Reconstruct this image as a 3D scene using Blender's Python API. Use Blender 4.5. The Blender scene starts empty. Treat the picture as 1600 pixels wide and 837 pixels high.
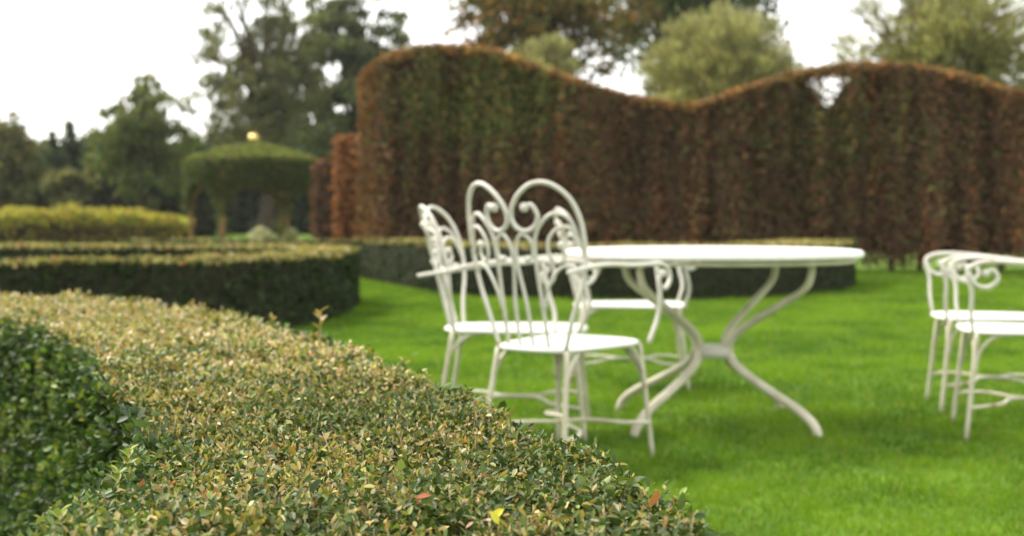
import bpy, math, random
import numpy as np
from mathutils import Vector, Matrix

rng = np.random.default_rng(7)
random.seed(7)
scene = bpy.context.scene
COL = scene.collection

# ------------------------------------------------------------------ camera
F_PX = 1934.0                                   # focal length in photo pixels (photo is 1600 wide)
CAM_Z, HORIZON = 0.90, 340.0
cam = bpy.data.cameras.new("camera")
cam.sensor_width = 36.0
cam.lens = 36.0 * F_PX / 1600.0
cam.shift_y = -(418.5 - HORIZON) / 1600.0
cam.clip_start, cam.clip_end = 0.05, 2000.0
cam.dof.use_dof = True
cam.dof.focus_distance = 1.52
cam.dof.aperture_fstop = 4.9
cam_ob = bpy.data.objects.new("camera", cam)
cam_ob.location = (0, 0, CAM_Z)
cam_ob.rotation_euler = (math.radians(90), 0, 0)
COL.objects.link(cam_ob)
scene.camera = cam_ob

# ------------------------------------------------------------------ sky, sun, exposure
SUN_EL, SUN_AZ = math.radians(50), math.radians(-62)   # azimuth from +Y towards +X: back left
world = bpy.data.worlds.new("World")
scene.world = world
world.use_nodes = True
nt = world.node_tree
nt.nodes.clear()
sky = nt.nodes.new("ShaderNodeTexSky")
sky.sky_type = 'NISHITA'
sky.sun_disc = False
sky.sun_elevation = SUN_EL
sky.sun_rotation = SUN_AZ
sky.air_density, sky.dust_density, sky.ozone_density = 1.0, 3.0, 1.0
mixw = nt.nodes.new("ShaderNodeMix"); mixw.data_type = 'RGBA'
mixw.inputs[0].default_value = 0.80             # thin bright cloud veil over the whole sky
mixw.inputs[7].default_value = (9.3, 9.1, 8.6, 1)
bg = nt.nodes.new("ShaderNodeBackground"); bg.inputs[1].default_value = 0.11
wo = nt.nodes.new("ShaderNodeOutputWorld")
nt.links.new(sky.outputs[0], mixw.inputs[6]); nt.links.new(mixw.outputs[2], bg.inputs[0]); nt.links.new(bg.outputs[0], wo.inputs[0])
sun = bpy.data.lights.new("sun", 'SUN')
sun.energy, sun.angle, sun.color = 2.2, math.radians(14.0), (1.0, 0.92, 0.80)
sun_ob = bpy.data.objects.new("sun", sun)
sdir = Vector((math.sin(SUN_AZ) * math.cos(SUN_EL), math.cos(SUN_AZ) * math.cos(SUN_EL), math.sin(SUN_EL)))
sun_ob.rotation_euler = sdir.to_track_quat('Z', 'Y').to_euler()
sun_ob.location = sdir * 50
COL.objects.link(sun_ob)
scene.view_settings.view_transform = 'Standard'
scene.view_settings.look = 'None'
scene.view_settings.exposure = 1.32
scene.view_settings.gamma = 1.0
scene.cycles.use_denoising = True
scene.cycles.max_bounces = 8
scene.cycles.transparent_max_bounces = 4

# ------------------------------------------------------------------ helpers
def at(px, py, d):
    """world point that lies d metres out and shows at photo pixel px, py"""
    return np.array(((px - 800) / F_PX * d, d, CAM_Z - (py - HORIZON) / F_PX * d))

def gnd(px, d):
    p = at(px, 0, d); p[2] = 0
    return p

def tag(o, label=None, cat=None, group=None, kind=None):
    if label: o["label"] = label
    if cat: o["category"] = cat
    if group: o["group"] = group
    if kind: o["kind"] = kind
    return o

def thing(name, loc, label, cat, group=None, rz=0.0):
    o = bpy.data.objects.new(name, None)
    o.empty_display_size = 0.1
    o.location = loc; o.rotation_euler = (0, 0, rz)
    COL.objects.link(o)
    return tag(o, label, cat, group)

def mesh_np(name, V, T, mat, cols=None, smooth=False):
    """V (n,3), T (m,3 or 4) ints, cols (n,3)"""
    V = np.asarray(V, np.float32); T = np.asarray(T, np.int32)
    me = bpy.data.meshes.new(name)
    k = T.shape[1]
    me.vertices.add(len(V)); me.vertices.foreach_set("co", V.ravel())
    me.loops.add(T.size); me.loops.foreach_set("vertex_index", T.ravel())
    me.polygons.add(len(T))
    me.polygons.foreach_set("loop_start", np.arange(0, T.size, k, dtype=np.int32))
    me.polygons.foreach_set("loop_total", np.full(len(T), k, np.int32))
    if smooth: me.polygons.foreach_set("use_smooth", np.ones(len(T), bool))
    if cols is not None:
        a = me.color_attributes.new("Col", 'FLOAT_COLOR', 'POINT')
        c = np.ones((len(V), 4), np.float32); c[:, :3] = cols
        a.data.foreach_set("color", c.ravel())
    me.update(); me.validate()
    if mat: me.materials.append(mat)
    return me

def obj(name, me, parent=None, loc=None, kind=None):
    o = bpy.data.objects.new(name, me)
    COL.objects.link(o)
    if parent is not None: o.parent = parent
    if loc is not None: o.location = loc
    if kind: o["kind"] = kind
    return o

def part_world(name, V, T, mat, root, cols=None, smooth=False, kind=None):
    """part built in world coordinates below an unrotated root"""
    V = np.asarray(V) - np.array(root.location)
    return obj(name, mesh_np(name, V, T, mat, cols, smooth), root, kind=kind)

class Geo:
    def __init__(s): s.V, s.T, s.C, s.n = [], [], [], 0
    def add(s, V, T, C=None):
        V = np.asarray(V, float); s.V.append(V); s.T.append(np.asarray(T) + s.n); s.n += len(V)
        s.C.append(np.tile(np.array(C if C is not None else (1, 1, 1), float), (len(V), 1)) if C is None or np.ndim(C) == 1 else C)
    def out(s): return np.concatenate(s.V), np.concatenate(s.T), np.concatenate(s.C)

def spline(P, n=8):
    """Catmull-Rom through the points"""
    P = np.asarray(P, float)
    Q = np.vstack([2 * P[0] - P[1], P, 2 * P[-1] - P[-2]])
    out = []
    for i in range(len(P) - 1):
        a, b, c, d = Q[i:i + 4]
        for t in np.linspace(0, 1, n, endpoint=False):
            out.append(0.5 * ((2 * b) + (c - a) * t + (2 * a - 5 * b + 4 * c - d) * t * t + (3 * b - a - 3 * c + d) * t ** 3))
    out.append(P[-1])
    return np.array(out)

def tube(P, r, sides=8, caps=True):
    """quads swept along polyline P, radius r (number or per point)"""
    P = np.asarray(P, float); n = len(P)
    R = np.full(n, r) if np.isscalar(r) else np.asarray(r, float)
    T = np.gradient(P, axis=0); T /= np.linalg.norm(T, axis=1)[:, None] + 1e-12
    u = np.cross(T[0], (0, 0, 1.0))
    if np.linalg.norm(u) < 1e-3: u = np.cross(T[0], (0, 1.0, 0))
    u /= np.linalg.norm(u)
    ang = np.linspace(0, 2 * math.pi, sides, endpoint=False)
    V = []
    for i in range(n):
        u = u - T[i] * np.dot(u, T[i]); u /= np.linalg.norm(u) + 1e-12
        w = np.cross(T[i], u)
        V.append(P[i] + R[i] * (np.cos(ang)[:, None] * u + np.sin(ang)[:, None] * w))
    V = np.concatenate(V)
    Q = []
    for i in range(n - 1):
        for j in range(sides):
            a, b = i * sides + j, i * sides + (j + 1) % sides
            Q.append((a, b, b + sides, a + sides))
    if caps:
        V = np.vstack([V, P[0] - T[0] * R[0] * .4, P[-1] + T[-1] * R[-1] * .4])
        for j in range(sides):
            Q.append((len(V) - 2, (j + 1) % sides, j, j))
            b = (n - 1) * sides
            Q.append((len(V) - 1, b + j, b + (j + 1) % sides, b + (j + 1) % sides))
    return V, np.array(Q)

def ball(c, r, nu=12, nv=8, sz=1.0):
    V = [(c[0], c[1], c[2] + r * sz)]
    for i in range(1, nv):
        th = math.pi * i / nv
        for j in range(nu):
            ph = 2 * math.pi * j / nu
            V.append((c[0] + r * math.sin(th) * math.cos(ph), c[1] + r * math.sin(th) * math.sin(ph), c[2] + r * sz * math.cos(th)))
    V.append((c[0], c[1], c[2] - r * sz))
    Q = []
    for j in range(nu):
        Q.append((0, 1 + j, 1 + (j + 1) % nu, 1 + (j + 1) % nu))
        b = 1 + (nv - 2) * nu
        Q.append((len(V) - 1, b + (j + 1) % nu, b + j, b + j))
    for i in range(nv - 2):
        for j in range(nu):
            a = 1 + i * nu + j; b = 1 + i * nu + (j + 1) % nu
            Q.append((a, a + nu, b + nu, b))
    return np.array(V), np.array(Q)

def fix_quads(me_V, Q):
    return me_V, Q

def geo_mesh(name, G, mat, smooth=True):
    """mesh from a Geo of quads where a repeated last corner means a triangle"""
    V, Q, C = G.out()
    me = bpy.data.meshes.new(name)
    me.from_pydata([tuple(v) for v in V], [], [tuple(q[:3]) if q[2] == q[3] else tuple(q) for q in Q.tolist()])
    if smooth: me.polygons.foreach_set("use_smooth", np.ones(len(me.polygons), bool))
    me.materials.append(mat); me.update()
    return me

def lathe(profile, n=64, c=(0, 0, 0)):
    """closed profile [(r,z)...] turned about z"""
    V, Q = [], []
    m = len(profile)
    for j in range(n):
        a = 2 * math.pi * j / n
        for r, z in profile: V.append((c[0] + r * math.cos(a), c[1] + r * math.sin(a), c[2] + z))
    for j in range(n):
        k = (j + 1) % n
        for i in range(m - 1):
            Q.append((j * m + i, k * m + i, k * m + i + 1, j * m + i + 1))
    return np.array(V), np.array(Q)

def noise(P, scale, seed=0, octaves=1):
    """value noise in 0..1 for points (n,2 or 3)"""
    P = np.asarray(P, float)
    if P.shape[1] == 2: P = np.column_stack([P, np.zeros(len(P))])
    lat = np.random.default_rng(seed + 991).random((32, 32, 32))
    tot, amp, s = 0, 1.0, 0.0
    for o in range(octaves):
        q = P / scale * (2 ** o) + 100.37 * (o + 1)
        i = np.floor(q).astype(int); f = q - i; f = f * f * (3 - 2 * f)
        v = 0
        for dx in (0, 1):
            for dy in (0, 1):
                for dz in (0, 1):
                    w = (f[:, 0] if dx else 1 - f[:, 0]) * (f[:, 1] if dy else 1 - f[:, 1]) * (f[:, 2] if dz else 1 - f[:, 2])
                    v = v + w * lat[(i[:, 0] + dx) % 32, (i[:, 1] + dy) % 32, (i[:, 2] + dz) % 32]
        tot = tot + amp * v; s += amp; amp *= .5
    return tot / s

def unit(v): return v / (np.linalg.norm(v, axis=-1, keepdims=True) + 1e-12)
def rand_dirs(n): return unit(rng.normal(size=(n, 3)))

# leaf shapes in (across, along, up); along runs 0..1
LEAF8 = (np.array([(0, 0, 0), (-.40, .30, .05), (0, .30, -.03), (.40, .30, .05), (-.46, .65, .05), (0, .65, -.05), (.46, .65, .05), (0, 1, -.10)]),
         np.array([(0, 2, 1), (0, 3, 2), (1, 2, 5), (1, 5, 4), (2, 3, 6), (2, 6, 5), (4, 5, 7), (5, 6, 7)]))
_st = [(0, 0), (.12, .22), (.32, .44), (.55, .5), (.78, .36), (.93, .14), (1, 0)]
_v = [(0, 0, 0)] + [c for t_, w_ in _st[1:-1] for c in ((-w_, t_, .10 * w_ * 2 - .10 * t_ * t_), (0, t_, -.03 - .10 * t_ * t_), (w_, t_, .08 * w_ * 2 - .14 * t_ * t_))] + [(0, 1, -.14)]
_t = [(0, 2, 1), (0, 3, 2), (13, 14, 16), (14, 15, 16)]
for i_ in range(4):
    a_ = 1 + 3 * i_
    _t += [(a_, a_ + 1, a_ + 4), (a_, a_ + 4, a_ + 3), (a_ + 1, a_ + 2, a_ + 5), (a_ + 1, a_ + 5, a_ + 4)]
LEAF17 = (np.array(_v), np.array(_t))
CURL8 = (np.array([(0, 0, 0), (-.26, .25, .16), (0, .28, 0), (.26, .25, .16), (-.3, .7, .30), (0, .7, .06), (.3, .62, .22), (0.08, .95, .28)]), LEAF8[1])
LEAF4 = (np.array([(0, 0, 0), (-.5, .5, .06), (.5, .5, .06), (0, 1, -.05)]), np.array([(0, 2, 1), (1, 2, 3)]))

def leaves(P, D, N, L, W, C, tmpl):
    """leaf meshes at base points P along D with upper side N; returns V, T, colours"""
    n = len(P); tv, tt = tmpl; k = len(tv)
    D = unit(D); S = unit(np.cross(D, N)); U = np.cross(S, D)
    L = np.broadcast_to(L, n)[:, None, None]; W = np.broadcast_to(W, n)[:, None, None]
    V = P[:, None, :] + S[:, None, :] * (tv[None, :, 0:1] * W) + D[:, None, :] * (tv[None, :, 1:2] * L) + U[:, None, :] * (tv[None, :, 2:3] * L)
    T = tt[None] + (np.arange(n) * k)[:, None, None]
    return V.reshape(-1, 3), T.reshape(-1, 3), np.repeat(C, k, axis=0)

def pick(pal, n, jitter=.18):
    """n colours from [(weight, (r,g,b)), ...] with brightness jitter"""
    w = np.array([p[0] for p in pal], float); w /= w.sum()
    c = np.array([p[1] for p in pal])[rng.choice(len(pal), n, p=w)]
    return np.clip(c * (1 + jitter * rng.normal(size=(n, 1))) * (1 + .06 * rng.normal(size=(n, 3))), .002, .9)

# ------------------------------------------------------------------ materials
def mat_new(name):
    m = bpy.data.materials.new(name); m.use_nodes = True
    t = m.node_tree; t.nodes.clear()
    out = t.nodes.new("ShaderNodeOutputMaterial")
    return m, t, out

def leaf_mat(name, rough=.5, spec=.35, trans=.3, tint=(1.15, 1.1, .6)):
    m, t, out = mat_new(name)
    at_ = t.nodes.new("ShaderNodeAttribute"); at_.attribute_name = "Col"
    p = t.nodes.new("ShaderNodeBsdfPrincipled")
    p.inputs["Roughness"].default_value = rough; p.inputs["Specular IOR Level"].default_value = spec
    tr = t.nodes.new("ShaderNodeBsdfTranslucent")
    mul = t.nodes.new("ShaderNodeMix"); mul.data_type = 'RGBA'; mul.blend_type = 'MULTIPLY'; mul.inputs[0].default_value = 1
    mul.inputs[7].default_value = (*tint, 1)
    ms = t.nodes.new("ShaderNodeMixShader"); ms.inputs[0].default_value = trans
    t.links.new(at_.outputs["Color"], p.inputs["Base Color"]); t.links.new(at_.outputs["Color"], mul.inputs[6])
    t.links.new(mul.outputs[2], tr.inputs[0])
    t.links.new(p.outputs[0], ms.inputs[1]); t.links.new(tr.outputs[0], ms.inputs[2]); t.links.new(ms.outputs[0], out.inputs[0])
    return m

def solid_mat(name, c1, c2, scale=20, rough=.7, spec=.3, bump=.0, stretch=(1, 1, 1), detail=4, coord="Object"):
    m, t, out = mat_new(name)
    tc = t.nodes.new("ShaderNodeTexCoord"); mp = t.nodes.new("ShaderNodeMapping"); mp.inputs["Scale"].default_value = stretch
    nz = t.nodes.new("ShaderNodeTexNoise"); nz.inputs["Scale"].default_value = scale; nz.inputs["Detail"].default_value = detail
    rp = t.nodes.new("ShaderNodeValToRGB")
    rp.color_ramp.elements[0].color = (*c1, 1); rp.color_ramp.elements[0].position = .3
    rp.color_ramp.elements[1].color = (*c2, 1); rp.color_ramp.elements[1].position = .7
    p = t.nodes.new("ShaderNodeBsdfPrincipled"); p.inputs["Roughness"].default_value = rough; p.inputs["Specular IOR Level"].default_value = spec
    t.links.new(tc.outputs[coord], mp.inputs[0]); t.links.new(mp.outputs[0], nz.inputs["Vector"])
    t.links.new(nz.outputs[0], rp.inputs[0]); t.links.new(rp.outputs[0], p.inputs["Base Color"]); t.links.new(p.outputs[0], out.inputs[0])
    if bump:
        b = t.nodes.new("ShaderNodeBump"); b.inputs["Strength"].default_value = bump
        t.links.new(nz.outputs[0], b.inputs["Height"]); t.links.new(b.outputs[0], p.inputs["Normal"])
    return m

M_box = leaf_mat("box_leaf", .48, .32, .25)
M_clip = leaf_mat("clipped_box_leaf", .6, .15, .2)
M_dull = leaf_mat("tree_leaf", .6, .25, .5, (1.25, 1.2, .6))
M_beech = leaf_mat("beech_leaf", .65, .2, .25, (1.2, .9, .5))
M_grass = leaf_mat("grass_blade", .5, .3, .45, (1.1, 1.15, .5))
M_core = solid_mat("hedge_twigs", (.012, .014, .008), (.03, .028, .016), 60, .9, .1, .4)  # near-black colour puts shade into the gaps between leaves
M_bcore = solid_mat("beech_twigs", (.018, .012, .008), (.045, .028, .018), 6, .95, .1, .4, (4, 4, .6))
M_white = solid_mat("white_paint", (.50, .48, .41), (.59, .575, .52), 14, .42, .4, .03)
def wear(m):
    for n_ in m.node_tree.nodes:
        if n_.bl_idname == 'ShaderNodeValToRGB':
            e_ = n_.color_ramp.elements.new(.27); e_.color = (.22, .13, .07, 1)
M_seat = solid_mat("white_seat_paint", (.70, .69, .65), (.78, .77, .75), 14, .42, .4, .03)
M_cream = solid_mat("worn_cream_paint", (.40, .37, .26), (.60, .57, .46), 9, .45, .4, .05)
M_bark = solid_mat("bark", (.025, .02, .015), (.07, .055, .04), 8, .9, .1, .5, (1, 1, .2))
M_twig = solid_mat("twig", (.28, .21, .11), (.48, .40, .25), 40, .8, .2)
M_post = solid_mat("gazebo_wood", (.16, .08, .035), (.30, .16, .08), 8, .8, .2, .2, (1, 1, .2))
M_gold = solid_mat("gold_ball", (.75, .50, .16), (.85, .60, .22), 8, .22, .5)
M_gold.node_tree.nodes["Principled BSDF"].inputs["Metallic"].default_value = .85
M_stone = solid_mat("pale_stone", (.30, .29, .26), (.42, .40, .36), 12, .85, .2, .2)
M_pale = solid_mat("pale_ball", (.70, .58, .48), (.80, .68, .58), 12, .4, .4)

wear(M_white); wear(M_cream)
# lawn sheet
m, t, out = mat_new("lawn_soil_and_grass")
tc = t.nodes.new("ShaderNodeTexCoord")
n1 = t.nodes.new("ShaderNodeTexNoise"); n1.inputs["Scale"].default_value = 2.2; n1.inputs["Detail"].default_value = 6; n1.inputs["Roughness"].default_value = .6
n2 = t.nodes.new("ShaderNodeTexNoise"); n2.inputs["Scale"].default_value = 55; n2.inputs["Detail"].default_value = 3
r1 = t.nodes.new("ShaderNodeValToRGB")
e = r1.color_ramp.elements
e[0].position, e[0].color = .36, (.055, .120, .006, 1)
e[1].position, e[1].color = .66, (.125, .225, .009, 1)
r2 = t.nodes.new("ShaderNodeMapRange"); r2.inputs[3].default_value = .6; r2.inputs[4].default_value = 1.25
mu = t.nodes.new("ShaderNodeMix"); mu.data_type = 'RGBA'; mu.blend_type = 'MULTIPLY'; mu.inputs[0].default_value = 1
p = t.nodes.new("ShaderNodeBsdfPrincipled"); p.inputs["Roughness"].default_value = .8; p.inputs["Specular IOR Level"].default_value = .15
bp = t.nodes.new("ShaderNodeBump"); bp.inputs["Strength"].default_value = .6; bp.inputs["Distance"].default_value = .03
for a, b in ((tc.outputs["Object"], n1.inputs["Vector"]), (tc.outputs["Object"], n2.inputs["Vector"]), (n1.outputs[0], r1.inputs[0]),
             (n2.outputs[0], r2.inputs[0]), (r1.outputs[0], mu.inputs[6]), (r2.outputs[0], mu.inputs[7]), (mu.outputs[2], p.inputs["Base Color"]),
             (n2.outputs[0], bp.inputs["Height"]), (bp.outputs[0], p.inputs["Normal"]), (p.outputs[0], out.inputs[0])):
    t.links.new(a, b)
M_lawn = m

# ------------------------------------------------------------------ the setting
S = 118
lawn = obj("lawn", mesh_np("lawn", [(-S, -S, 0), (S, -S, 0), (S, S, 0), (-S, S, 0)], [(0, 1, 2, 3)], M_lawn), kind="structure")

M_soil = solid_mat('dark_mulch', (.012, .010, .007), (.035, .028, .018), 35, .95, .1, .5)
obj('soil_bed', mesh_np('soil_bed', [(-.1, -.5, .004), (-.2, 1.5, .004), (-.5, 2.5, .004), (-1.4, 4.0, .004), (-3.0, 5.1, .004), (-9, 4.9, .004), (-9, -.5, .004)], [(0, 1, 2), (0, 2, 3), (0, 3, 4), (0, 4, 5), (0, 5, 6)], M_soil), kind='structure')

# ---- hedges of clipped box: a band between two edge lines
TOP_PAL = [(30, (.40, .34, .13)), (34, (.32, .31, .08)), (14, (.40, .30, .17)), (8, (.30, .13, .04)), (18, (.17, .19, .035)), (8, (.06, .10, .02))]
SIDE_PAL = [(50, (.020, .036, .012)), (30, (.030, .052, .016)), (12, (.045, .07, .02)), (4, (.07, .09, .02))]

def resample(P, step):
    P = np.asarray(P, float)
    s = np.r_[0, np.cumsum(np.linalg.norm(np.diff(P, axis=0), axis=1))]
    n = max(4, int(s[-1] / step))
    q = np.linspace(0, s[-1], n)
    return np.column_stack([np.interp(q, s, P[:, i]) for i in range(P.shape[1])])

def band(outer, inner, n=60):
    O = spline(outer, 10); I = spline(inner, 10)
    def rs(P):
        s = np.r_[0, np.cumsum(np.linalg.norm(np.diff(P, axis=0), axis=1))]
        q = np.linspace(0, s[-1], n); return np.column_stack([np.interp(q, s, P[:, i]) for i in (0, 1)])
    return rs(O), rs(I)

def core_mesh(O, I, H, inset):
    """closed solid band, inset from the leaf surface"""
    mid = (O + I) / 2; wdt = np.linalg.norm(O - I, axis=1)[:, None]
    k = 1 - 2 * inset / wdt
    o, i = mid + (O - mid) * k, mid + (I - mid) * k
    n = len(o); z0, z1 = np.zeros((n, 1)), np.full((n, 1), H - inset)
    V = np.vstack([np.hstack([o, z0]), np.hstack([o, z1]), np.hstack([i, z1]), np.hstack([i, z0])])
    Q = []
    for a in range(n - 1):
        for r in range(3): Q.append((r * n + a, r * n + a + 1, (r + 1) * n + a + 1, (r + 1) * n + a))
    Q.append((0, n, 2 * n, 3 * n)); Q.append((n - 1, 4 * n - 1, 3 * n - 1, 2 * n - 1))
    return V, np.array(Q)

def band_points(O, I, dens_top, dens_side, H):
    """random points on the top and the two sides with outward normals"""
    n = len(O)
    L = np.linalg.norm(np.diff((O + I) / 2, axis=0), axis=1); cum = np.r_[0, np.cumsum(L)]
    W = np.linalg.norm(O - I, axis=1).mean()
    def samp(k):
        s = rng.random(k) * cum[-1]; f = np.interp(s, cum, np.arange(n)); i = np.minimum(f.astype(int), n - 2); f = f - i
        return (O[i] * (1 - f)[:, None] + O[i + 1] * f[:, None]), (I[i] * (1 - f)[:, None] + I[i + 1] * f[:, None])
    k = int(dens_top * cum[-1] * W)
    o, i = samp(k); w = rng.random(k)[:, None]
    top = np.hstack([o * w + i * (1 - w), np.full((k, 1), H)]); ntop = np.tile((0, 0, 1.0), (k, 1))
    P, N = [top], [ntop]
    for side in (0, 1):
        k = int(dens_side * cum[-1] * H)
        o, i = samp(k); b = o if side == 0 else i
        nn = unit((o - i) * (1 if side == 0 else -1))
        P.append(np.hstack([b, (rng.random(k) * H)[:, None]])); N.append(np.hstack([nn, np.zeros((k, 1))]))
    for e in (0, -1):                                   # the two ends
        k = int(dens_side * np.linalg.norm(O[e] - I[e]) * H); w = rng.random(k)[:, None]
        b = O[e] * w + I[e] * (1 - w); d = unit((O[e] + I[e]) / 2 - (O[e + 1] + I[e + 1]) / 2) if e == 0 else unit((O[-1] + I[-1]) / 2 - (O[-2] + I[-2]) / 2)
        P.append(np.hstack([b, (rng.random(k) * H)[:, None]])); N.append(np.tile(np.r_[d, 0], (k, 1)))
    return np.vstack(P), np.vstack(N), len(top)

def far_hedge(name, outer, inner, H, label, dens_top=1500, dens_side=1500, size=.045, group=None, top_pal=TOP_PAL, side_pal=SIDE_PAL):
    O, I = band(outer, inner)
    c = np.vstack([O, I]).mean(0)
    root = thing(name, (c[0], c[1], 0), label, "hedge", group)
    V, Q = core_mesh(O, I, H, .035)
    part_world("branch_core", V, Q, M_core, root)
    P, N, nt_ = band_points(O, I, dens_top, dens_side, H)
    n = len(P)
    lump = (noise(P, .35, 3, 2) - .5) * .05
    P = P + N * (lump + rng.normal(size=n) * .010 - .03)[:, None]
    D = unit(N * .8 + rand_dirs(n) * .9); U = unit(N + rand_dirs(n) * .8)
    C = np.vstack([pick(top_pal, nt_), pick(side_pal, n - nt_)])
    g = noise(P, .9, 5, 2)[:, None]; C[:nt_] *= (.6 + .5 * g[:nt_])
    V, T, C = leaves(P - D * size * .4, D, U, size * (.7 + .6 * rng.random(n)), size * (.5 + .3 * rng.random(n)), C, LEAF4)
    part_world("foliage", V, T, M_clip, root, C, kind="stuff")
    return root

# curved hedge to the left across the lawn: front arm, turned end and back arm
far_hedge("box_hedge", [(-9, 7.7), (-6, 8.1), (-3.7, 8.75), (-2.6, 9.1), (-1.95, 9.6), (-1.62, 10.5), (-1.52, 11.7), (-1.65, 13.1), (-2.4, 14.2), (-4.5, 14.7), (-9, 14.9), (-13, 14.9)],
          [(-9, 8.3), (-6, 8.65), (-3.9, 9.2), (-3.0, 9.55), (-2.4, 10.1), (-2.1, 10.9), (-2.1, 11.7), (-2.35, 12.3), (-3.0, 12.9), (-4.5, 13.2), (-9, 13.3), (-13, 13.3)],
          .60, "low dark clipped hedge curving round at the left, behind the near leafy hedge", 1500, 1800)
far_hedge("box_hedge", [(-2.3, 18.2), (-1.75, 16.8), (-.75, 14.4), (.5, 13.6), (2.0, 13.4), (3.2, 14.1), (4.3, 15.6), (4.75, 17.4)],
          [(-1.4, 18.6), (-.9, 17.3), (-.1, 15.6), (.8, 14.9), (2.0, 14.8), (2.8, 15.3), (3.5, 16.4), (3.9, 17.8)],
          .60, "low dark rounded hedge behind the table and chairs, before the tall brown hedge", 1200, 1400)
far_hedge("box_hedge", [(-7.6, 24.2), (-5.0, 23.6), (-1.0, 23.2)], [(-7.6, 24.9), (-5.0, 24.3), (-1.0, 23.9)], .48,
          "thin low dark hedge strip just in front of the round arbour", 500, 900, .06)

# ---- the tall wavy beech hedge
PROFILE = [(-2.60, 3.05), (-2.45, 3.32), (-1.9, 3.60), (-1.15, 3.70), (-.3, 3.62), (.7, 3.27), (1.65, 2.95), (2.65, 2.76), (3.1, 2.78), (3.95, 3.08), (4.8, 3.31), (5.75, 3.40), (6.6, 3.36), (7.4, 3.2), (8.4, 2.9), (9.4, 2.78), (10.6, 3.0), (12, 3.3)]
PX_, PZ_ = np.array(PROFILE).T
def top_z(x):
    return np.interp(x, spline(np.array(PROFILE), 6)[:, 0], spline(np.array(PROFILE), 6)[:, 1])
TH_Y, TH_T = 20.0, .95                                 # front face distance, thickness
root = thing("tall_beech_hedge", (4.7, TH_Y + TH_T / 2, 0), "tall reddish-brown clipped beech hedge with a wavy top across the back of the lawn", "hedge")
xs = np.linspace(-2.25, 12, 120); zt = top_z(xs) - .16
gap = np.exp(-((xs - 5.22) / .26) ** 2) * .55
zt = zt - gap
Y0, Y1 = TH_Y + .3, TH_Y + TH_T - .2
V = np.vstack([np.column_stack([xs, np.full(120, y), z]) for y, z in ((Y0, np.full(120, .32)), (Y0, zt), (Y1, zt), (Y1, np.full(120, .32)))])
Q = [(r * 120 + a, r * 120 + a + 1, ((r + 1) % 4) * 120 + a + 1, ((r + 1) % 4) * 120 + a) for a in range(119) for r in range(4)]
Q += [(0, 120, 240, 360), (119, 479, 359, 239)]
part_world("twig_core", V, Q, M_bcore, root)
n = 170000
X = -2.55 + rng.random(n) * 14.5; ZT = top_z(X); Zr = rng.random(n) ** .9; Z = .12 + Zr * (ZT - .12)
face = rng.random(n)
Y = np.where(face < .62, TH_Y + rng.random(n) ** 1.5 * .35, TH_Y + rng.random(n) * TH_T)
topm = face > .80
Z = np.where(topm, ZT - rng.random(n) ** 2 * .12, Z)
colw = np.column_stack([X, Z * .10]); streak = noise(colw, .30, 11, 2)
Y = Y + np.where(face < .62, (streak - .5) * .75, 0)
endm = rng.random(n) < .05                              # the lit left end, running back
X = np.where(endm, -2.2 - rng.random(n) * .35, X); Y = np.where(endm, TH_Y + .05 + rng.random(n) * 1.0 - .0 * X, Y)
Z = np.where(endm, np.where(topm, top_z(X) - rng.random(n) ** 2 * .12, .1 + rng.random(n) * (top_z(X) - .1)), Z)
# the left end slants: what lies further left also lies further back
sl = np.clip((-2.0 - X) / .55, 0, 1); Y = np.maximum(Y, TH_Y + sl * .75)
P = np.column_stack([X, Y, Z])
thin = (np.exp(-((X - 5.22) / .22) ** 2 - ((Z - 3.05) / .30) ** 2) > rng.random(n) * 1.02) | (np.exp(-((X + 1.72) / .22) ** 2 - ((Z - 3.4) / .18) ** 2) > rng.random(n) * 1.1)
low = Z < .45; thin |= low & (noise(np.column_stack([X, Z]), .4, 21) > .45 + .6 * (Z - .1))
sel = ~thin; P = P[sel]; X, Z, streak, topm, endm = X[sel], Z[sel], streak[sel], topm[sel], endm[sel]; n = len(P)
BROWN = [(32, (.066, .036, .021)), (24, (.085, .041, .022)), (22, (.048, .033, .019)), (12, (.082, .058, .025)), (3, (.13, .07, .03)), (7, (.045, .048, .020))]
GREEN = [(40, (.042, .065, .018)), (25, (.07, .085, .022)), (20, (.12, .10, .03)), (15, (.10, .05, .02))]
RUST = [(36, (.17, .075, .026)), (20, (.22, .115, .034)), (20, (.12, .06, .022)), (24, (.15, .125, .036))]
C = pick(BROWN, n, .2)
gn = noise(np.column_stack([X, Z]), .9, 31, 2)
gw = np.clip(np.exp(-((X + .5) / 1.3) ** 2 - ((Z - 3.0) / .9) ** 2) * 1.7 + np.exp(-((X - 5.2) / 1.1) ** 2 - ((Z - 2.4) / .9) ** 2) * .6 + .10, 0, 1)
C = np.where((rng.random(n) < gw * np.clip((gn - .2) * 4, 0, 1))[:, None], pick(GREEN, n, .3), C)
C = np.where((topm & (rng.random(n) < .8))[:, None] | (endm & (rng.random(n) < .75))[:, None], pick(RUST, n, .3), C)  # left end leaves recoloured brighter to paint in warm sunlight
col1 = noise(np.column_stack([X, Z * .03]), .16, 77, 1); rs = rng.random(n) < np.clip((col1 - .55) * 3.0, 0, .8)
C = np.where((rs & ~topm & (rng.random(n) > gw))[:, None], pick([(3, (.17, .080, .032)), (2.5, (.14, .055, .024)), (1.2, (.13, .10, .04))], n, .25), C)
C *= (.85 + 2.1 * noise(np.column_stack([X, Z * .08]), .22, 17, 2) ** 1.4)[:, None]
D = unit(rand_dirs(n) + np.array((0, -.35, -.25))); U = unit(rand_dirs(n) + np.array((0, -.9, .4)))
V, T, Cc = leaves(P, D, U, .045 + .045 * rng.random(n), .035 + .02 * rng.random(n), C, LEAF4)
part_world("foliage", V, T, M_beech, root, Cc, kind="stuff")
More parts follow.
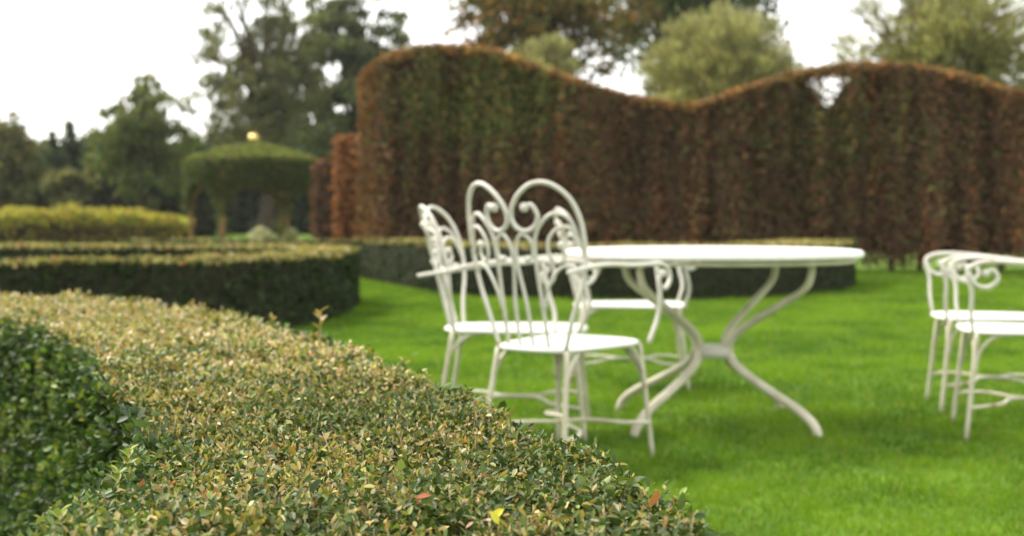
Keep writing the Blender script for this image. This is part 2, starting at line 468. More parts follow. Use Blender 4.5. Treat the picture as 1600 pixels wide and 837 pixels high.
for k, x in enumerate(np.arange(-1.9, 11.5, .62)):
    xx = x + rng.normal() * .08
    pth = spline([(xx, TH_Y + .42, -.02), (xx + rng.normal() * .03, TH_Y + .44, .5), (xx + rng.normal() * .06, TH_Y + .5, 1.2), (xx + rng.normal() * .1, TH_Y + .5, 2.2)], 4)
    G = Geo(); G.add(*tube(pth, np.linspace(.05, .02, len(pth)), 7))
    o = obj("trunk", geo_mesh("trunk", G, M_bark), root); o.location = -np.array(root.location)

def block_hedge(name, x0, x1, y0, y1, H, label, n, pal, z0=0.0, size=.11):
    c = ((x0 + x1) / 2, (y0 + y1) / 2, 0)
    r = thing(name, c, label, "hedge")
    i = .10
    V = [(x, y, z) for z in (z0 + .02, H - i) for x, y in ((x0 + i, y0 + i), (x1 - i, y0 + i), (x1 - i, y1 - i), (x0 + i, y1 - i))]
    part_world("twig_core", V, [(0, 3, 2, 1), (4, 5, 6, 7), (0, 1, 5, 4), (1, 2, 6, 5), (2, 3, 7, 6), (3, 0, 4, 7)], M_bcore, r)
    P = np.column_stack([x0 + rng.random(n) * (x1 - x0), y0 + rng.random(n) * (y1 - y0), z0 + rng.random(n) * (H - z0)])
    f = rng.integers(0, 4, n)
    P[f == 0, 1] = y0; P[f == 1, 0] = x0; P[f == 2, 0] = x1; P[f == 3, 2] = H
    P += rng.normal(size=(n, 3)) * .05
    C = pick(pal, n, .25) * (.6 + .8 * noise(P * (1, 1, .3), .4, 9, 2))[:, None]
    V, T, C = leaves(P, rand_dirs(n), rand_dirs(n) + (0, -.5, .5), size, size * .7, C, LEAF4)
    part_world("foliage", V, T, M_beech, r, C, kind="stuff")
    return r
# rust-coloured pier and lower wall of beech to the left of the tall hedge, further back
a = at(541, 222, 26.0)
block_hedge("beech_pier", a[0] - .15, a[0] + .22, 25.7, 26.4, a[2], "narrow rust-orange clipped beech pier beside the left end of the tall hedge", 2600, [(40, (.20, .08, .028)), (25, (.25, .115, .035)), (20, (.13, .06, .025))], .35)
gp = thing("stone_plinth", (a[0] + .04, 26.05, 0), "pale grey stone plinth under the rust-orange hedge pier", "plinth")
for nm, hw, z0, z1 in (("base_slab", .34, 0, .08), ("block", .28, .08, .30), ("cap_slab", .33, .30, .36)):
    V = [(x, y, z) for z in (z0, z1) for x, y in ((-hw, -hw), (hw, -hw), (hw, hw), (-hw, hw))]
    me = mesh_np(nm, V, [(0, 3, 2, 1), (4, 5, 6, 7), (0, 1, 5, 4), (1, 2, 6, 5), (2, 3, 7, 6), (3, 0, 4, 7)], M_stone)
    obj(nm, me, gp)
b0, b1 = at(494, 258, 32.0), at(560, 258, 32.0)
block_hedge("beech_hedge", b0[0], b1[0], 31.8, 32.8, b0[2], "low reddish-brown beech hedge stretch between the arbour and the tall hedge", 5000, BROWN + [(25, (.16, .06, .025))])

# ------------------------------------------------------------------ trees
def tree(name, px, d, label, cat, top_py, half_px, pal, nclump, per, size, crown_bottom_py, squash=1.0, trunk_r=.16, forks=5, open_=.35, shape="round", group=None, lean=0, bias=(0, 0, .2), mat=None, clump=.12, gaps=.22):
    base = gnd(px, d); H = at(px, top_py, d)[2]; zb = at(px, crown_bottom_py, d)[2]
    R = half_px / F_PX * d
    root = thing(name, base, label, cat, group)
    # trunk and limbs
    G = Geo()
    zc, hh = (H + zb) / 2, (H - zb) / 2
    tips = []
    zf = max(zb * .75, .15 * H)
    G.add(*tube(spline([(0, 0, -.05), (.03 * H * lean, 0, zf * .5), (.05 * H * lean, 0, zf)], 4), np.linspace(trunk_r, trunk_r * .75, 9), 8))
    for k in range(forks):
        a = 2 * math.pi * k / forks + rng.random() * .8; rr = R * (.25 + .5 * rng.random()); zz = zb + (H - zb) * (.45 + .45 * rng.random())
        p3 = np.array((math.cos(a) * rr, math.sin(a) * rr, zz)); p1 = np.array((.05 * H * lean, 0, zf - .05)); p2 = p1 * .45 + p3 * .55 + np.array((-.12 * rr * math.cos(a), -.12 * rr * math.sin(a), .10 * (zz - zf)))
        pth = spline([p1, p2, p3], 6); G.add(*tube(pth, np.linspace(trunk_r * .55, trunk_r * .10, len(pth)), 6))
        for q in range(3):
            s0 = pth[5 + 2 * q]; dv = np.array((rng.normal(), rng.normal(), .5 + rng.random())); e = s0 + unit(dv) * R * .4
            G.add(*tube(spline([s0, (s0 + e) / 2 + rng.normal(size=3) * .05 * R, e], 3), np.linspace(trunk_r * .22, trunk_r * .05, 7), 5))
    obj("trunk", geo_mesh("trunk", G, M_bark), root)
    # crown: leaf clumps spread through the volume
    u = rand_dirs(nclump); rad = (open_ + (1 - open_) * rng.random(nclump)) ** .7
    Cc = u * rad[:, None] * np.array((R * .92, R * .86, hh * .9)) + np.array((0, 0, zc))
    if shape == "weep": Cc[:, :2] *= (1.05 + .35 * np.clip((zc - Cc[:, 2:3]) / hh, 0, 1))
    if shape == "cone":
        zz = 1 - rng.random(nclump) ** .6; rr = (1 - zz) * R * (.5 + .6 * rng.random(nclump)); a = rng.random(nclump) * 2 * math.pi
        Cc = np.column_stack([rr * np.cos(a), rr * np.sin(a), zb + zz * (H - zb)])
    keep = noise(Cc + base, R * .30, int(abs(px)) + 5, 1) > gaps
    Cc = Cc[keep]; m_ = len(Cc)
    cs = (clump + clump * .7 * rng.random(m_)) * min(R, hh)
    if shape == "cone": cs = .16 * R * (1.6 - zz[keep])
    P = np.repeat(Cc, per, 0) + rng.normal(size=(m_ * per, 3)) * np.repeat(cs, per)[:, None] * np.array((.8, .8, .6))
    n = len(P)
    tone = np.repeat(.6 + .8 * rng.random(m_), per)
    C = pick(pal, n, .2) * tone[:, None]
    out_d = unit(P - np.array((0, 0, zc)))
    if shape == "willow": D = unit(out_d + np.array((0, 0, .5)) + rand_dirs(n) * .4); L, W = size * 2.4, size * .35
    elif shape == "weep": D = unit(np.array((0, 0, -1.0)) + rand_dirs(n) * .7); L, W = size * 1.5, size * .6
    else: D = unit(rand_dirs(n) + np.array(bias)); L, W = size * (.7 + .6 * rng.random(n)), size * .7
    V, T, C = leaves(P, D, rand_dirs(n) + np.array((0, 0, .6)), L, W, C, LEAF4)
    obj("crown", mesh_np("crown", V, T, mat or M_dull, C), root, kind="stuff")
    return root

OLIVE = [(40, (.095, .105, .04)), (30, (.12, .12, .05)), (20, (.075, .09, .035)), (10, (.16, .13, .06))]
MIDG = [(40, (.060, .095, .022)), (30, (.085, .12, .028)), (20, (.12, .13, .032)), (10, (.14, .12, .04))]
DARKG = [(50, (.022, .040, .018)), (30, (.034, .058, .024)), (20, (.05, .075, .028))]
BLUEG = [(40, (.07, .10, .044)), (30, (.095, .125, .055)), (20, (.12, .13, .06)), (10, (.14, .13, .07))]
WILLOW = [(40, (.23, .235, .12)), (30, (.28, .28, .15)), (20, (.19, .20, .095)), (10, (.30, .29, .18))]
OAK = [(30, (.085, .095, .032)), (22, (.14, .09, .03)), (18, (.22, .115, .04)), (20, (.055, .07, .026)), (10, (.24, .15, .055))]

tree("loose_tree", 412, 52, "tall loose-leaved tree with forked trunks rising behind the round arbour, left one of the pair", "tree", -70, 116, OLIVE + BLUEG[:2] + OLIVE, 620, 28, .18, 300, trunk_r=.36, forks=13, open_=.12, lean=.3, shape="weep", clump=.055, gaps=.40)
tree("loose_tree", 548, 56, "tall dark green tree rising against the left end of the tall brown hedge", "tree", -80, 100, BLUEG + BLUEG + DARKG, 470, 36, .22, 290, trunk_r=.26, forks=9, open_=.0, shape="weep", clump=.06, gaps=.33)
tree("young_oak", 222, 50, "mid green tree with an uneven domed crown on a pale trunk left of the arbour", "tree", 106, 84, MIDG, 260, 38, .20, 330, trunk_r=.15, forks=9, open_=.0, clump=.07, gaps=.31, shape="weep")
tree("conifer", 84, 58, "slim dark spired conifer at the left, the lower of the two", "tree", 205, 26, DARKG, 120, 40, .2, 335, shape="cone", trunk_r=.12)
tree("conifer", 110, 60, "slim dark spired conifer at the left, the taller with a thin tip", "tree", 188, 28, DARKG, 130, 40, .2, 335, shape="cone", trunk_r=.12)
tree("broad_tree", 8, 48, "hazy olive broadleaf tree cut by the left edge of the picture", "tree", 172, 64, OLIVE, 150, 45, .22, 345, trunk_r=.18, open_=.05)
tree("small_tree", 106, 46, "small pale olive bushy tree in front of the dark conifers", "tree", 258, 36, OLIVE, 60, 45, .2, 335, trunk_r=.08, open_=.05)
tree("oak_tree", 850, 40, "dark oak with orange-brown autumn leaves behind the left hump of the tall hedge", "tree", -130, 180, OAK, 620, 36, .18, 160, trunk_r=.25, forks=10, open_=.05, clump=.05, gaps=.35)
tree("oak_tree", 1070, 46, "dark oak whose crown tops the round pale willow", "tree", -140, 185, OAK[:1] + DARKG, 420, 42, .22, 165, trunk_r=.25, forks=8, open_=.0, clump=.07, gaps=.28)
tree("pollard_willow", 1125, 31, "round pale yellow-green pollard willow behind the dip of the tall hedge", "tree", 4, 128, WILLOW, 900, 60, .085, 290, trunk_r=.2, forks=9, open_=.25, shape="willow", clump=.06, gaps=.12)
tree("pollard_willow", 845, 30, "small pale willow peeping over the left slope of the tall hedge", "tree", 50, 62, WILLOW, 260, 55, .085, 230, trunk_r=.12, open_=.2, shape="willow", clump=.07, gaps=.12)
tree("pollard_willow", 1490, 33, "large pale olive willow behind the right hump of the tall hedge", "tree", -70, 195, WILLOW + OLIVE[:2], 640, 48, .11, 260, trunk_r=.24, forks=14, open_=.05, shape="willow", clump=.065, gaps=.2)

# dark wood far behind, reads as one mass
n = 34000
X = -46 + rng.random(n) * 62; Yw = 66 + rng.random(n) * 8
hz = 3.6 + 4.0 * noise(np.column_stack([X, Yw * 0]), 6, 41, 2)
P = np.column_stack([X, Yw, rng.random(n) ** 1.2 * hz])
V, T, C = leaves(P, rand_dirs(n), rand_dirs(n), .62, .55, pick(DARKG, n, .3), LEAF4)
n = 16000
X2 = at(40, 0, 57)[0] + rng.random(n) * (at(330, 0, 57)[0] - at(40, 0, 57)[0]); h2 = 1.7 + 1.6 * noise(np.column_stack([X2, X2 * 0]), 2.2, 43, 2)
P = np.column_stack([X2, 56 + rng.random(n) * 3, rng.random(n) * h2])
V2, T2, C2 = leaves(P, rand_dirs(n), rand_dirs(n), .34, .28, pick(DARKG, n, .3) * .6, LEAF4)
T = np.vstack([T, T2 + len(V)]); V = np.vstack([V, V2]); C = np.vstack([C, C2])
obj("far_wood", mesh_np("far_wood", V, T, M_dull, C), kind="stuff")

# yellow-green planting in front of it, one mass of stems
YG = [(30, (.35, .33, .06)), (25, (.25, .28, .05)), (15, (.42, .34, .065)), (15, (.13, .16, .03)), (10, (.20, .11, .04))]
n = 24000
X = at(-60, 0, 42)[0] + rng.random(n) * (at(284, 0, 42)[0] - at(-60, 0, 42)[0]); Yb = 41.4 + rng.random(n) * 2.2
lum = noise(np.column_stack([X, Yb]), .75, 51, 1); hh = .84 + .40 * lum - .2 * np.clip((X + 12.6) / 1.2, 0, 1)
Z = rng.random(n) ** .75 * hh
hh = np.where(np.abs(X - at(92, 0, 42)[0]) < .22, hh + .22, hh); Z = np.where((np.abs(X - at(92, 0, 42)[0]) < .22) & (rng.random(n) < .5), rng.random(n) * hh, Z)
P = np.column_stack([X, Yb, Z]); C = pick(YG, n, .22)
C = np.where((Z < .55 * hh)[:, None] & (rng.random(n) < .75 - .3 * lum)[:, None], pick([(1, (.11, .055, .025)), (1, (.055, .055, .018))], n), C)
V, T, C = leaves(P, unit(rand_dirs(n) + (0, 0, 1.2)), rand_dirs(n), .22, .09, C, LEAF4)
obj("perennial_planting", mesh_np("perennial_planting", V, T, M_dull, C), kind="stuff")

# ------------------------------------------------------------------ round arbour grown over with climbers
gx, gy = at(396, 0, 37)[0], 37.0
root = thing("garden_arbour", (gx, gy, 0), "round garden arbour with a leafy domed roof, wooden posts and arches", "arbour")
RA = 1.80
for k in range(6):
    a = math.radians(60 * k + 14); x, y = RA * math.cos(a), RA * math.sin(a)
    G = Geo(); G.add(*tube([(x, y, -.02), (x, y, 1.2), (x, y, 2.3)], .062, 8)); obj("post", geo_mesh("post", G, M_post), root)
    a2 = math.radians(60 * k + 74); x2, y2 = RA * math.cos(a2), RA * math.sin(a2)
    arc = [(x + (x2 - x) * s, y + (y2 - y) * s, 1.10 + .78 * math.sin(math.pi * s) ** .6) for s in np.linspace(0.03, .97, 13)]
    G = Geo(); G.add(*tube(arc, .045, 6)); obj("arch_rail", geo_mesh("arch_rail", G, M_post), root)
G = Geo(); ring = np.array([(RA * math.cos(q), RA * math.sin(q), 2.3) for q in np.linspace(0, 2 * math.pi, 37)]); G.add(*tube(ring, .06, 6, False)); obj("ring_beam", geo_mesh("ring_beam", G, M_post), root)
V, Q = lathe([(1.85, 2.36), (1.5, 2.60), (1.0, 2.80), (.4, 2.93), (.01, 2.97)], 36)
obj("roof_lattice", mesh_np("roof_lattice", V, Q, M_core), root)
n = 15000
rr = np.sqrt(rng.random(n)) * 1.90; a = rng.random(n) * 2 * math.pi
z = 3.05 - .50 * (rr / 1.97) ** 1.5 + (noise(np.column_stack([rr * np.cos(a), rr * np.sin(a)]), .5, 8, 2) - .5) * .16
P1 = np.column_stack([rr * np.cos(a), rr * np.sin(a), z + rng.normal(size=n) * .03])
m_ = 14000
a = rng.random(m_) * 2 * math.pi; rr = 1.87 + rng.normal(size=m_) * .06
seg = (np.degrees(a) - 14) % 60 / 60
zlow = .95 + .92 * np.clip(np.sin(math.pi * seg) * 1.25 - .2, 0, 1) ** .42
z = zlow + rng.random(m_) * (2.52 - zlow)
P2 = np.column_stack([rr * np.cos(a), rr * np.sin(a), z])
k_ = 700
ps = rng.integers(0, 6, k_); a = np.radians(60 * ps + 14) ; P3 = np.column_stack([RA * np.cos(a), RA * np.sin(a), rng.random(k_) * 1.4]) + rng.normal(size=(k_, 3)) * (.09, .09, .05)
P3 = P3[(ps != 3) | (P3[:, 2] > 1.1)]
ROOF = [(40, (.12, .145, .04)), (30, (.15, .17, .05)), (30, (.085, .115, .03))]
P = np.vstack([P1, P2, P3]); n = len(P)
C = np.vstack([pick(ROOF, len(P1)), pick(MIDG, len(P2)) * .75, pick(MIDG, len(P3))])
V, T, C = leaves(P, rand_dirs(n), rand_dirs(n) + np.array((0, 0, .8)), .11, .09, C, LEAF4)
obj("climber_foliage", mesh_np("climber_foliage", V, T, M_dull, C), root, kind="stuff")
G = Geo(); G.add(*tube([(0, 0, 2.95), (0, 0, 3.14)], [.05, .03], 8)); obj("finial_stem", geo_mesh("finial_stem", G, M_gold), root)
G = Geo(); G.add(*ball((0, 0, 3.27), .145, 20, 14)); obj("finial_ball", geo_mesh("finial_ball", G, M_gold), root)

def mound(name, px, d, label, w, h, pal, n):
    b = gnd(px, d); r = thing(name, b, label, "shrub")
    G = Geo()
    for k in range(5):
        a = k * 1.26; G.add(*tube([(0, 0, -.02), (.4 * w * math.cos(a), .3 * w * math.sin(a), h * .7)], [.02, .008], 5))
    obj("stem", geo_mesh("stem", G, M_bark), r)
    u = rand_dirs(n); u[:, 2] = np.abs(u[:, 2]); P = u * (rng.random((n, 1)) ** .4) * (w, w * .8, h)
    V, T, C = leaves(P, unit(u + rand_dirs(n)), rand_dirs(n) + np.array((0, 0, .6)), .09, .07, pick(pal, n), LEAF4)
    obj("foliage", mesh_np("foliage", V, T, M_dull, C), r, kind="stuff")
PALE = [(50, (.45, .45, .38)), (30, (.30, .32, .22)), (20, (.14, .16, .07))]
mound("pale_shrub", 409, 34, "wide pale whitish shrub seen through the middle of the arbour", .46, .62, PALE, 1600)
mound("pale_shrub", 455, 34.5, "small pale greenish shrub beside the whitish one in the arbour", .24, .60, [(1, (.25, .28, .14)), (1, (.35, .37, .24))], 900)
# stone bench right of the arbour
bx, by = at(508, 0, 33)[0], 33.0
r = thing("stone_bench", (bx, by, 0), "grey stone bench standing right of the arbour", "bench")
def box_part(nm, x0, x1, y0, y1, z0, z1, mt, rt):
    V = [(x, y, z) for z in (z0, z1) for x, y in ((x0, y0), (x1, y0), (x1, y1), (x0, y1))]
    return obj(nm, mesh_np(nm, V, [(0, 3, 2, 1), (4, 5, 6, 7), (0, 1, 5, 4), (1, 2, 6, 5), (2, 3, 7, 6), (3, 0, 4, 7)], mt), rt)
box_part("seat", -.32, .32, -.2, .2, .36, .44, M_stone, r); box_part("backrest", -.32, .32, .14, .22, .445, .74, M_stone, r)
box_part("leg", -.28, -.16, -.17, .17, 0, .358, M_stone, r); box_part("leg", .16, .28, -.17, .17, 0, .358, M_stone, r)
# small pale ball standing in for a pale spot near the hedge end
a = at(312, 380, 30)
r = thing("pale_globe", (a[0], 30, 0), "small pale pinkish globe on a short stake at the foot of the arbour's left post", "garden lamp")
G = Geo(); G.add(*tube([(0, 0, -.02), (0, 0, a[2] - .05)], .018, 6)); obj("stake", geo_mesh("stake", G, M_bark), r)
G = Geo(); G.add(*ball((0, 0, a[2]), .075, 14, 10)); obj("globe", geo_mesh("globe", G, M_pale), r)

# ------------------------------------------------------------------ wrought iron table
TX, TY = .88, 5.44
tab = thing("garden_table", (TX, TY, 0), "round white iron garden table with four curved legs on the lawn", "table", rz=0)
V, Q = lathe([(.001, .762), (.615, .762), (.634, .760), (.643, .750), (.643, .740), (.636, .731), (.620, .729), (.001, .728)], 72)
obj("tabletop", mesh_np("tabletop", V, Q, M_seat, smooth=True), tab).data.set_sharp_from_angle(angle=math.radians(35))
for sx in (-1, 1):
    for sy in (-1, 1):
        leg = spline([(.352, .345, .727), (.352, .345, .665), (.325, .32, .60), (.23, .225, .52), (.125, .12, .435), (.072, .065, .37), (.066, .055, .31), (.10, .095, .25), (.20, .19, .175), (.305, .29, .105), (.36, .345, .05), (.378, .36, 0)], 5)
        leg = leg * np.array((sx, sy, 1)); G = Geo(); G.add(*tube(leg, np.interp(np.linspace(0, 1, len(leg)), [0, .5, 1], [.015, .0185, .0195]), 12))
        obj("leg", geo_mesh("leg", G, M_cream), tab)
G = Geo()
for sy in (-1, 1): G.add(*tube([(-.075, sy * .05, .318), (0, sy * .045, .318), (.075, sy * .05, .318)], .018, 8))
obj("hub_bar", geo_mesh("hub_bar", G, M_white), tab)
box_part("hub_plate", -.06, .06, -.075, .075, .292, .340, M_white, tab)
G = Geo(); G.add(*tube([(.6 * math.cos(q), .6 * math.sin(q), .716) for q in np.linspace(0, 2 * math.pi, 49)], .010, 6, False)); obj("rim_support", geo_mesh("rim_support", G, M_cream), tab)

# ------------------------------------------------------------------ wrought iron armchairs (x forward, y left)
SEAT_Z = .445
def make_chair(label, top=.95, group="white iron garden armchairs", rear=.0, post=False, HALF_D=.265, lean=.23, bow=.08):
    r = thing("garden_armchair", (0, 0, 0), label, "chair", group)
    # seat: rounded slab, wider in front
    n = 48; ring = []
    for k in range(n):
        q = 2 * math.pi * k / n; c, s = math.cos(q), math.sin(q)
        x = HALF_D * np.sign(c) * abs(c) ** .55; w = .195 + .03 * x / HALF_D
        ring.append((x, w * np.sign(s) * abs(s) ** .55))
    ring = np.array(ring); V = []; Q = []
    prof = [(.0, -.006), (.55, -.005), (.94, .0), (1.0, -.004), (1.005, -.012), (.985, -.018), (.0, -.018)]
    for f, z in prof:
        for x, y in ring * max(f, .001): V.append((x, y, SEAT_Z + z))
    for i in range(len(prof) - 1):
        for k in range(n): Q.append((i * n + k, i * n + (k + 1) % n, (i + 1) * n + (k + 1) % n, (i + 1) * n + k))
    obj("seat", mesh_np("seat", V, Q, M_seat, smooth=True), r)
    ks = (top - SEAT_Z) / (1.02 - SEAT_Z)
    def B(s, z):
        zz = SEAT_Z + (z - SEAT_Z) * ks
        return (.02 - HALF_D - lean * (zz - SEAT_Z) + bow * s * s, .245 * s, zz)
    for sg in (-1, 1):
        def run(pts, rad, nm, ballend=True, br=.017):
            P3 = spline([B(sg * s, z) for s, z in pts], 6); G = Geo(); G.add(*tube(P3, rad, 8))
            if ballend: G.add(*ball(P3[-1], br, 10, 7))
            return obj(nm, geo_mesh(nm, G, M_white), r)
        run([(.60, .44), (.75, .555), (.915, .66), (.99, .75), (1.01, .83), (.98, .91), (.87, .975), (.66, 1.016), (.42, 1.016), (.18, .975), (.045, .92), (.07, .875), (.22, .853), (.38, .868), (.45, .905), (.38, .943), (.27, .935)], .0086, "back_arch")
        run([(.93, .84), (.86, .895), (.68, .915), (.50, .885), (.37, .83), (.34, .75), (.35, .62), (.36, .44)], .0072, "back_rod", False)
        run([(.12, .44), (.10, .60), (.035, .73), (.05, .80), (.16, .842), (.30, .82), (.31, .77), (.22, .755)], .0068, "back_scroll", True, .014)
        run([(.985, .77), (.91, .85), (.74, .868), (.57, .83), (.54, .775), (.64, .745), (.75, .77), (.71, .805)], .0066, "side_scroll", True, .014)
        run([(.955, .70), (.80, .735), (.62, .715), (.46, .65), (.375, .58)], .0062, "side_rod", False)
        ex = HALF_D - .265
        def ext(P): P = np.array(P); P[:, 0] += np.where(P[:, 0] < 0, -ex, ex); return P
        # arm: flat bar from behind the post to a volute at the front
        y = .235
        arm = spline([(-.345, y + .01, .672), (-.12, y + .01, .700), (.08, y + .02, .722), (.19, y + .03, .724), (.245, y + .03, .708), (.262, y + .025, .68), (.245, y + .02, .60), (.245, y, .52), (.235, y - .02, .432)] if post else [(-.345, y + .01, .665 + rear), (-.30, y + .012, .672 + rear), (-.12, y + .01, .700 + rear * .7), (.08, y + .02, .728), (.22, y + .03, .730), (.285, y + .03, .712), (.305, y + .03, .672), (.275, y + .03, .638), (.235, y + .03, .645), (.222, y + .03, .678), (.248, y + .03, .692)], 6)
        G = Geo(); arm = ext(arm); G.add(*tube(arm * (1, sg, 1), np.interp(np.linspace(0, 1, len(arm)), [0, .5, 1], [.0082, .0092, .008]), 8))
        if not post: G.add(*ball(arm[-1] * (1, sg, 1), .016, 10, 7))
        obj("armrest", geo_mesh("armrest", G, M_white), r)
        sup = spline([(.258, y + .027, .68), (.235, y + .028, .635), (.185, y + .028, .622), (.148, y + .028, .655), (.165, y + .028, .690), (.192, y + .028, .678)] if post else [(.215, y + .025, .722), (.25, y + .02, .60), (.262, y + .0, .52), (.235, y - .02, .432)], 6)
        G = Geo(); sup = ext(sup); G.add(*tube(sup * (1, sg, 1), .0095, 8))
        if post: G.add(*ball(sup[-1] * (1, sg, 1), .016, 10, 7))
        nm = "arm_scroll" if post else "arm_support"; obj(nm, geo_mesh(nm, G, M_white), r)
        # legs with curved braces
        fl = spline([(.215, .185, .430), (.235, .20, .25), (.262, .215, 0)], 5); fl = ext(fl)
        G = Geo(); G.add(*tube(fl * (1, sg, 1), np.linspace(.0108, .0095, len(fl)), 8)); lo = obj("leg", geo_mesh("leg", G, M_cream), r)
        G = Geo(); G.add(*tube(spline([(.08, .185, .428), (.155, .188, .415), (.21, .195, .35), (.226, .20, .27)], 5) * (1, sg, 1) + (ex, 0, 0), .0075, 7))
        G.add(*tube(spline([(.215, .06, .428), (.218, .12, .41), (.225, .175, .34), (.232, .20, .26)], 5) * (1, sg, 1) + (ex, 0, 0), .009, 7)); obj("brace", geo_mesh("brace", G, M_cream), lo)
        bl = spline([(-.215, .15, .430), (-.245, .165, .25), (-.285, .185, 0)], 5); bl = ext(bl)
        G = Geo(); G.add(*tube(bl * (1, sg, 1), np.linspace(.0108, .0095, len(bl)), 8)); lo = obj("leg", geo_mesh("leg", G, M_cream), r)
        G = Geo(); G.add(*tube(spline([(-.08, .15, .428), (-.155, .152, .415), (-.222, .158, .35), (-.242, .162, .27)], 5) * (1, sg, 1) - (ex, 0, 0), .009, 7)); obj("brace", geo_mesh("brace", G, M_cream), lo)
        st = ext(spline([(.248, .207, .13), (.19, .215, .14), (.12, .17, .145), (.085, .09, .15), (.05, .03, .15), (.0001, .012, .15), (-.05, .03, .15), (-.09, .085, .15), (-.135, .15, .145), (-.20, .185, .14), (-.265, .174, .13)], 6))
        G = Geo(); G.add(*tube(st * (1, sg, 1), .0078, 8)); obj("stretcher", geo_mesh("stretcher", G, M_cream), r)
    return r

def copy_tree(o, parent=None):
    c = o.copy(); COL.objects.link(c); c.parent = parent
    for ch in list(o.children): copy_tree(ch, c)
    return c
def place(o, x, y, face, label=None):
    o.location = (x, y, 0); o.rotation_euler = (0, 0, math.atan2(face[1], face[0]))
    if label: o["label"] = label
    return o
chB = make_chair("white iron armchair with the highest heart-shaped back, seen from behind nearest the hedge", 1.02, rear=.05)
place(chB, .20, 4.58, (.60, .80))
chA = make_chair("leftmost white iron armchair, seen from the side with its back at the left", .945, HALF_D=.30, lean=.26, bow=.09)
place(chA, .02, 5.22, (1, -.10))
chE = copy_tree(chA); place(chE, .63, 6.62, (1, -.06), "white iron armchair half hidden behind the left rim of the table")
chR = make_chair("", .945, post=True); place(chR, 2.14, 5.16, (-.97, .22), "nearer white iron armchair cut by the right edge of the picture")
chS = copy_tree(chR); place(chS, 2.26, 5.83, (-.98, .18), "farther white iron armchair at the right edge, behind the nearer one")

# ------------------------------------------------------------------ lawn grass (uncountable)
def grass_patch(n, y0, y1):
    Y = y0 + rng.random(n) * (y1 - y0)
    X = -.9 + (-.30 + rng.random(n) * 1.06) * Y
    P = np.column_stack([X, Y, np.zeros(n)])
    g = noise(P[:, :2], .42, 61, 3); g2 = noise(P[:, :2], .12, 62, 2)
    keep = rng.random(n) < .45 + .9 * g2; P, g, g2 = P[keep], g[keep], g2[keep]; n = len(P)
    w = (.0011 * P[:, 1] + .0012)[:, None]; hh = (.026 + .0012 * P[:, 1]) * (.5 + .9 * g2) * (.6 + .8 * rng.random(n))
    D = unit(np.array((0, 0, 1.0)) + rng.normal(size=(n, 3)) * (.55, .55, 0))
    a = rng.random(n) * 2 * math.pi; S_ = np.column_stack([np.cos(a), np.sin(a), np.zeros(n)])
    V = np.stack([P - S_ * w / 2, P + S_ * w / 2, P + D * hh[:, None]], 1).reshape(-1, 3)
    T = np.arange(3 * n).reshape(-1, 3)
    pal = np.array(((.062, .142, .006), (.160, .275, .010)))
    tt = np.clip((g - .5) * 2.6 + (g2 - .5) * 1.0 + .5 + .25 * rng.normal(size=n), 0, 1)[:, None]
    C = pal[0] * (1 - tt) + pal[1] * tt
    yel = rng.random(n) < .05; C[yel] = (.26, .25, .06)
    return V, T, np.repeat(C, 3, 0)
V, T, C = grass_patch(680000, 2.3, 21.0)
V[:, 2] -= .002
obj("grass", mesh_np("grass", V, T, M_grass, C), kind="stuff")
fl = obj("fallen_leaf", mesh_np("fallen_leaf", LEAF8[0] * (.05, .07, .07) + (0, 0, .03), LEAF8[1], M_box, np.tile((.5, .48, .3), (8, 1)), True), loc=(-.62, 7.9, .0))
tag(fl, "single pale fallen leaf on the grass left of the leftmost chair", "leaf")

# ------------------------------------------------------------------ near box hedge, in focus
HN = .60
outer = [(.24, .55), (.215, .90), (.19, 1.17), (.165, 1.29), (.11, 1.53), (.045, 1.71), (-.03, 1.93), (-.112, 2.165), (-.264, 2.555), (-.487, 3.14), (-.75, 3.63), (-1.07, 4.14), (-1.56, 4.64), (-2.09, 5.02), (-3.1, 5.45)]
inner = [(-.36, .55), (-.41, .90), (-.45, 1.17), (-.475, 1.40), (-.505, 1.66), (-.60, 1.98), (-.756, 2.32), (-.92, 2.68), (-1.10, 3.05), (-1.33, 3.46), (-1.60, 3.80), (-1.95, 4.15), (-2.4, 4.5), (-2.9, 4.75), (-3.6, 4.95)]
O, I = band(outer, inner, 90)
c = np.vstack([O, I]).mean(0)
hedge = thing("box_hedge", (c[0], c[1], 0), "nearest low box hedge with a broad tan and green clipped top, sharp in the foreground", "hedge")
V, Q = core_mesh(O, I, HN, .045)
part_world("branch_core", V, Q, M_core, hedge)
hl = np.array(hedge.location)

